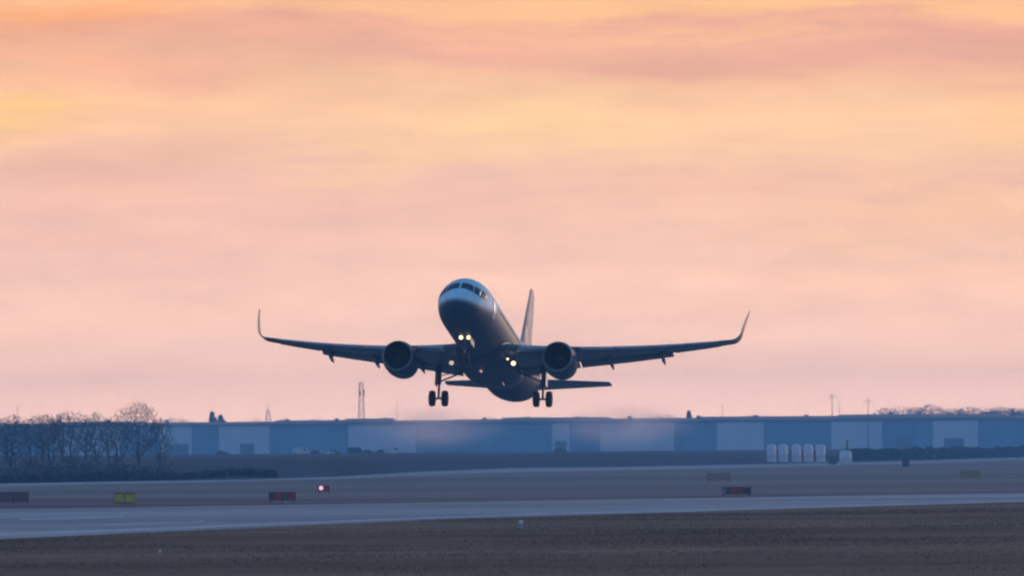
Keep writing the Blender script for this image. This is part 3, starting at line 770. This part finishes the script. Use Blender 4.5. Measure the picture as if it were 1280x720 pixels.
put_tree(2, 38, 602.5, 521, 'bare tree second from the left edge', GT, wide=1.1)
put_tree(3, 146, 600.5, 520, 'slender bare tree tucked under the left side of the domed crown', GT, wide=1.1)
put_tree(1, 200, 600, 524, 'low bare tree under the right side of the domed crown', GT, wide=.9)
put_tree(2, -14, 603, 520, 'bare tree cut off by the left edge of the photo', GT, wide=1.2)
for k, px in enumerate((5, 50, 75, 104, 132)):
    put_tree([2, 0, 3, 2, 3][k], px, 0, [524, 521, 517, 521, 523][k], 'bluish bare tree in the back row behind the left tree row', 'back row of bare trees at left', Y=905 + 12 * k, z0=2.3, wide=1.25)
for k, (px, tp_, wd) in enumerate(((1102, 515, 1.2), (1124, 512, 1.4), (1140, 514, 1.2), (1156, 511, 1.3), (1174, 515, 1.5), (1190, 516, 1.4), (1207, 514, 1.5), (1226, 513, 1.6), (1246, 514, 1.6), (1262, 515, 1.6), (1278, 514, 1.6), (1294, 513, 1.6))):
    put_tree([0, 2, 0, 0, 2, 0, 0, 2, 0, 0, 2, 0][k], px, 0, tp_ - 3.5, 'bare tree crown showing over the right end of the hall roof', 'distant bare trees over the right hall roof', Y=2520 + 14 * (k % 4), z0=PZ, wide=wd)
for px, tp_, lb in ((816, 519, 'distant bare crown over the roof left of the small dark tree'), (832, 517.5, 'distant bare crown just left of the small dark tree'), (212, 521, 'small distant crown over the roof right of the domed tree'), (226, 523, 'small distant crown over the roof left of the two dark evergreens'), (318, 524, 'small distant crown over the roof just left of the squat pyramid mast'), (352, 523.5, 'small distant crown over the roof right of the squat pyramid mast'), (389, 523, 'small distant crown over the roof midway between the two lattice masts'), (610, 521.5, 'small distant crown over the roof under the airliner belly'), (655, 521, 'small distant crown over the roof left of the right main wheels'), (722, 520, 'small distant crown over the roof below the right engine'), (936, 518.5, 'small distant crown over the roof right of the small dark tree')):
    put_tree(2, px, 0, tp_, lb, 'distant crowns over the hall roofs', Y=2500, z0=PZ, wide=1.1)

# leafy evergreens and hedges made of leaf clumps
def leafy(name, pts, size, mt, parent=None):
    pts = np.asarray(pts); n = len(pts); V = np.zeros((n, 4, 3))
    a = rng.normal(size=(n, 3)); a /= np.linalg.norm(a, axis=1)[:, None]; b = np.cross(a, rng.normal(size=(n, 3))); b /= np.linalg.norm(b, axis=1)[:, None]
    s = size * rng.uniform(.5, 1.4, (n, 1))
    V[:, 0] = pts - a * s; V[:, 1] = pts - b * s * .6; V[:, 2] = pts + a * s; V[:, 3] = pts + b * s * .6
    me = bpy.data.meshes.new(name); me.from_pydata(V.reshape(-1, 3).tolist(), [], np.arange(4 * n).reshape(-1, 4).tolist()); me.materials.append(mt)
    o = bpy.data.objects.new(name, me); COL.objects.link(o); o.parent = parent; return o
def evergreen(px, ptop, Y, wd, label, n=1600):
    top = at(px, ptop, Y); H_ = top.z - PZ; r = empty('evergreen_tree', (top.x, Y, PZ), label, 'tree', 'dark evergreens over the hall roofs')
    t = rng.uniform(.12, 1, n); an = rng.uniform(0, 2 * math.pi, n); lob = 1 + .3 * np.sin(an * 3 + t * 17) + .2 * np.sin(t * 40)
    rr = wd * (np.sin(np.pi * np.clip(t, 0, 1) ** 1.4) ** .6 * .8 + .12) * rng.uniform(.2, 1, n) ** .5 * lob
    leafy('crown', np.c_[rr * np.cos(an), rr * np.sin(an), t * H_], .5, M['evergreen'], r)
    m = MB(); m.tube((0, 0, 0), (0, 0, H_ * .9), .35, .06, 7); m.build('trunk', M['bark'], r)
evergreen(265, 515, 2500, 1.9, 'taller left one of two small dark evergreens over the left hall')
evergreen(276, 519, 2505, 1.9, 'shorter right one of two small dark evergreens over the left hall')
evergreen(861, 514, 2500, 1.5, 'single small dark tree over the right hall roof')
evergreen(480, 523, 2500, 1.0, 'tiny dark tree top over the left hall roof right of the tall mast')
def hedge(px_list, y_list, h, depth, label, dens=10, z0=0.05, off=1, size=.28, mt=None):
    P = [g2(a, float(np.interp(a, [q[0] for q in t_top], [q[1] for q in t_top]))) for a in px_list]; pts = []
    for (a, b) in zip(P[:-1], P[1:]):
        L = math.dist(a, b); n = int(L * dens * h * depth * .5); t = rng.uniform(0, 1, n)
        x = a[0] + (b[0] - a[0]) * t; y = a[1] + (b[1] - a[1]) * t + off + rng.uniform(0, depth, n)
        hh = np.array([h * (.8 + .35 * noise.noise(Vector((q * .08, w_ * .05, 3)))+ .15 * noise.noise(Vector((q * .5, w_ * .3, 3)))) for q, w_ in zip(x, y)])
        pts.append(np.c_[x, y, z0 + hh * rng.uniform(0, 1, n) ** .6])
    pts = np.concatenate(pts); o0 = np.array([pts[:, 0].mean(), pts[:, 1].mean(), 0]); o = leafy('hedge', pts - o0, size, mt or M['hedge']); o.location = o0
    return tag(o, label, 'hedge')
hedge([-60, 60, 200, 345], [604.5, 602.3, 600, 597.5], 1.35, 4, 'long dark low hedge along the far taxiway under the left trees', 22)
hedge([1064, 1140, 1220, 1330], [575.6, 573.6, 571.2, 568.2], 3.7, 6, 'dark hedge along the far taxiway at the right edge', 5, size=.5)
hedge([-60, 60, 130, 205], [603, 602, 601, 600], 2.6, 8, 'undergrowth of bluish scrub among the left trees', 3.0, off=16, size=.3, z0=.2, mt=M['twig'])

n = 26000; X = rng.uniform(at(1060, 560, 2620).x, at(1330, 560, 2620).x, n); Yb = rng.uniform(2600, 2650, n)
top = np.array([12.5 + 3.2 * noise.noise(Vector((x * .11, 0, 9))) + 2.0 * noise.noise(Vector((x * .33, 0, 2))) + 2.2 * min(1, max(0, (x - at(1090, 560, 2620).x) / 30.)) for x in X])
wood = leafy('woodland', np.c_[X, Yb, PZ + top * rng.uniform(.15, 1, n) ** .7], .42, M['far_twig'])
tag(wood, 'far brushy woodland edge showing over the right hall roof', 'woodland', kind='stuff')

# ------------------------------------------------------------------ parked vehicles in front of the left hall
M['carglass'] = mat('car glass', (.03, .04, .05), .2); M['carwhite'] = mat('white car paint', (.66, .70, .72), .4, var=.05)
M['cardark'] = mat('dark car paint', (.04, .06, .08), .4, var=.1)
def vehicle(px, Y, van, paint, label, gz=PZ):
    g = at(px, 560, Y); L, W_, H_ = (5.4, 1.9, 2.2) if van else (4.4, 1.75, 1.45)
    r = empty('parked_van' if van else 'parked_car', (g.x, Y, gz), label, 'van' if van else 'car', 'vehicles parked in front of the left hall')
    prof = ([(-L/2, .35), (-L/2, 1.9), (-L/2 + .15, H_), (L/2 - 1.4, H_), (L/2 - .75, 1.25), (L/2, 1.0), (L/2, .35)] if van else
            [(-L/2, .3), (-L/2, .85), (-L/2 + .5, .95), (-L/2 + .95, 1.4), (L/2 - 2.0, H_), (L/2 - 1.25, .95), (L/2, .75), (L/2, .3)])
    m = MB(); m.loft([[Vector((x, y, z)) for x, z in prof] for y in (-W_/2, W_/2)], smooth=False); m.build('body', M[paint], r)
    m = MB()
    if van: m.box(L/2 - 2.1, L/2 - 1.3, -W_/2 - .01, W_/2 + .01, 1.3, 1.9)
    else: m.box(-L/2 + 1.15, L/2 - 1.95, -W_/2 - .01, W_/2 + .01, .98, 1.32)
    m.build('window', M['carglass'], r)
    for x in (-L/2 + .85, L/2 - .85):
        for y in (-W_/2 + .05, W_/2 - .05):
            m = MB(); prof2 = [(-.11, .02), (-.11, .33), (.11, .33), (.11, .02)]
            vs = MB(); 
            n = 14
            m.tube((x, y - .11, .33), (x, y + .11, .33), .33, n=n); m.build('wheel', M['rubber'], r)
for a in ((377, 1790, 1, 'carwhite', 'white van furthest left among the vehicles at the left hall'),
          (395, 1800, 0, 'cardark', 'dark car right of the white van at the left hall'),
          (409, 1795, 0, 'carwhite', 'pale car between two dark cars at the left hall'),
          (418, 1815, 0, 'cardark', 'dark car behind the pale car at the left hall'),
          (445, 1800, 1, 'cardark', 'dark van at the start of the pale cladding bay'),
          (461, 1800, 0, 'cardark', 'dark car between the dark van and the white van on the right'),
          (478, 1805, 0, 'cardark', 'dark car left of the rightmost white van'),
          (491, 1780, 1, 'carwhite', 'white van at the right end of the vehicles'),
          (700, 1900, 0, 'cardark', 'single dark car below the narrow pale cladding bay'),
          (278, 1900, 0, 'cardark', 'single dark car below the blue bay near the left trees')): vehicle(*a)

# ------------------------------------------------------------------ tanks
M['tank'] = mat('tank white', (.70, .66, .72), .5, var=.1, scale=.8)
def tank(px, pbase, ptop, wpx, label, grp=True):
    g = gnd(px, pbase); H_ = at(px, ptop, g.y).z; r = wpx / 2 / F * g.y
    root = empty('storage_tank', (g.x, g.y, 0), label, 'tank', 'white upright tanks by the far taxiway' if grp else None)
    m = MB(); m.lathe([(.5, r), (H_ * .45, r), (H_ * .46, r * 1.02), (H_ * .47, r), (H_ - r * .5, r), (H_ - r * .2, r * .8), (H_, .05)], (0, 0, 0), 'z', 28); m.build('shell', M['tank'], root)
    for a in (.6, 2.2, 3.9, 5.5):
        m = MB(); m.tube((r * .8 * math.cos(a), r * .8 * math.sin(a), 0), (r * .8 * math.cos(a), r * .8 * math.sin(a), .75), .07, n=6); m.build('leg', M['steel'], root)
    m = MB()
    for s_ in (-.22, .22): m.tube((r + .12, s_, .2), (r + .12, s_, H_ * .95), .03, n=5)
    for k in range(int(H_ / .35)): m.tube((r + .12, -.22, .3 + .35 * k), (r + .12, .22, .3 + .35 * k), .02, n=4)
    m.build('ladder', M['steel'], root)
    m = MB(); m.tube((0, 0, H_ - .1), (0, 0, H_ + .35), .12, .12, 8); m.build('vent', M['steel'], root)
    return root
for px, lb in ((964.5, 'leftmost of the five tall white tanks'), (979, 'second tall white tank from the left'), (995.5, 'middle one of the five tall white tanks'), (1010.5, 'fourth tall white tank from the left'), (1026, 'rightmost of the five tall white tanks')):
    tank(px, 580, 555, 11, lb)
tk = tank(1057, 581, 562.5, 15, 'short wide pale tank right of the five tall ones', False)
m = MB(); m.tube((.4, 0, 3.2), (.4, 0, 5.1), .22, .22, 8); m.box(.05, .75, -.3, .3, 5.1, 5.3); m.build('pipe', M['steel'], tk)
def cabinet(px, pbase, wpx, hpx, label, mt):
    g = gnd(px, pbase); s_ = g.y / F; W_, H_ = wpx * s_, hpx * s_
    r = empty('equipment_cabinet', (g.x, g.y, 0), label, 'cabinet')
    m = MB(); m.box(-W_/2, W_/2, -.4, .4, .1, H_ - .12); m.box(-W_/2 - .06, W_/2 + .06, -.48, .48, H_ - .12, H_); m.box(-W_/2 + .1, W_/2 - .1, -.35, .35, 0, .1); m.build('casing', mt, r)
    m = MB(); m.box(-W_/2 + .08, -.02, -.42, -.4, .2, H_ - .2); m.box(.02, W_/2 - .08, -.42, -.4, .2, H_ - .2); m.build('door', mt, r)
cabinet(1132, 583.5, 9, 12, 'dark equipment cabinet standing on the far taxiway edge right of the tanks', M['cardark'])
cabinet(1041, 580.5, 10, 10, 'low dark cabinet between the tall tanks and the short tank', M['cardark'])

# ------------------------------------------------------------------ airfield signs and lights
M['sign_red'] = mat('red sign face', (.42, .04, .07), .5, var=.25, scale=3); M['sign_yellow'] = mat('yellow sign face', (.62, .44, .05), .5, var=.2, scale=2)
M['sign_dark'] = mat('sign back', (.07, .06, .08), .6); M['sign_pale'] = mat('sign pale frame', (.32, .27, .33), .6)
M['sign_faint_yellow'] = mat('faded yellow sign face', (.34, .285, .18), .7, var=.2); M['sign_faint_orange'] = mat('faded orange sign face', (.40, .22, .17), .7, var=.2); M['sign_orange'] = mat('orange sign face', (.36, .16, .10), .6, var=.2); M['sign_brown'] = mat('brown sign face', (.20, .10, .11), .6, var=.2)
def sign(px, pbase, wpx, hpx, panels, label, endpost=False, cat='airfield sign'):
    g = gnd(px, pbase); s_ = g.y / F; W_, H_ = wpx * s_, hpx * s_; z0 = .22
    r = empty('airfield_sign', (g.x, g.y, 0), label, cat, 'signs along the far side of the runway')
    m = MB(); m.box(-W_/2, W_/2, 0, .22, z0, H_); m.box(-W_/2 - .04, W_/2 + .04, -.03, .25, H_, H_ + .05); m.box(-W_/2 - .04, W_/2 + .04, -.03, .25, z0 - .05, z0); m.build('housing', M['sign_faint_yellow' if 'faint yellow' in label else 'sign_faint_orange' if 'faint' in label else 'sign_dark'], r)
    n = len(panels); x = -W_/2
    for i, (fr_, mt) in enumerate(panels):
        w_ = W_ * fr_; m = MB(); m.box(x + .03, x + w_ - .03, -.02, .0, z0 + .03, H_ - .03); m.build('panel', M[mt], r); x += w_
    for xx in (-W_/2 + .15, 0, W_/2 - .15):
        m = MB(); m.tube((xx, .1, 0), (xx, .1, z0), .04, n=8); m.lathe([(0, .1), (.03, .1), (.03, .04)], (xx, .1, 0), 'z', 10); m.build('leg', M['steel'], r)
    return r
sign(156, 632, 26, 15, [(.5, 'sign_yellow'), (.5, 'sign_yellow')], 'bright yellow sign panel at left beyond the runway')
sign(353, 628, 34, 12, [(.16, 'sign_dark'), (.34, 'sign_red'), (.18, 'sign_brown'), (.32, 'sign_red')], 'dark red sign left of the small pinkish light')
sign(921, 620.5, 36, 11, [(.14, 'sign_pale'), (.10, 'sign_brown'), (.28, 'sign_red'), (.26, 'sign_red'), (.22, 'sign_dark')], 'red sign beyond the runway at right')
sign(17, 630, 40, 14, [(.5, 'sign_brown'), (.5, 'sign_brown')], 'dull brown sign at the left edge')
sign(898, 602, 30, 10, [(.4, 'sign_faint_orange'), (.6, 'sign_faint_orange')], 'faint orange sign in the field above the right red sign')
sign(1213, 599, 26, 10, [(.6, 'sign_faint_yellow'), (.4, 'sign_faint_yellow')], 'faint yellowish sign in the field at far right')
M['lamp_white'] = glow('pinkish field lamp', (1, .72, .84), 1.0)
g = gnd(403, 618); s_ = g.y / F
r = empty('approach_light', (g.x, g.y, 0), 'small box with a pinkish white lamp and reddish panel right of the dark red sign', 'airfield light')
m = MB(); m.box(-.45, .75, 0, .4, .25, .85); m.build('housing', M['sign_red'], r)
m = MB(); m.lathe([(-.08, .02), (-.05, .14), (0, .2)], (-.12, 0, .6), n=18); m.build('lamp', M['lamp_white'], r)
for xx in (-.35, .65):
    m = MB(); m.tube((xx, .2, 0), (xx, .2, .25), .04, n=8); m.build('leg', M['steel'], r)
m = MB(); m.box(.15, .70, -.03, 0, .3, .8); m.build('panel', M['sign_red'], r)
def marker(px, pbase, hpx, label, tilt=0.):
    g = gnd(px, pbase); H_ = hpx * g.y / F; r = H_ * .42
    o = empty('edge_marker', (g.x, g.y, 0), label, 'marker', 'small white markers in the foreground grass')
    m = MB(); m.lathe([(0, r), (H_ * .08, r), (H_ * .1, r * .5), (H_ * .5, r * .45)], (0, 0, 0), 'z', 20); m.build('base', M['sign_pale'], o)
    m = MB(); m.lathe([(H_ * .5, r * .45), (H_ * .55, r * .62), (H_ * .85, r * .6), (H_ * .97, r * .35), (H_, .01)], (0, 0, 0), 'z', 20); m.build('dome', M['carwhite'], o)
marker(651, 660, 10, 'larger white marker in the grass below the airliner')
marker(200, 693, 6, 'tiny white marker in the grass at lower left')

# ------------------------------------------------------------------ exhaust and haze
exhaust('exhaust_haze', at(528, 530, 760), at(545, 536, 1300), 19., 5.8, .0016, 'pinkish shimmering exhaust haze behind the left engine', 1.)
exhaust('exhaust_haze', at(766, 530, 760), at(785, 534, 1300), 19., 5.6, .0016, 'pinkish shimmering exhaust haze behind the right engine', 2.3)
m = MB(); m.box(-1700, 1700, -100, 3500, -1, 48)
hz = bpy.data.materials.new('haze'); hz.use_nodes = True; T = NT(hz.node_tree)
pv = T.new('ShaderNodeVolumePrincipled'); o = T.new('ShaderNodeOutputMaterial'); T.l.new(pv.outputs[0], o.inputs['Volume'])
pv.inputs['Color'].default_value = (.28, .62, 1.0, 1); pv.inputs['Density'].default_value = 2.8e-4; pv.inputs['Anisotropy'].default_value = 0
tag(m.build('haze', hz), kind='stuff')
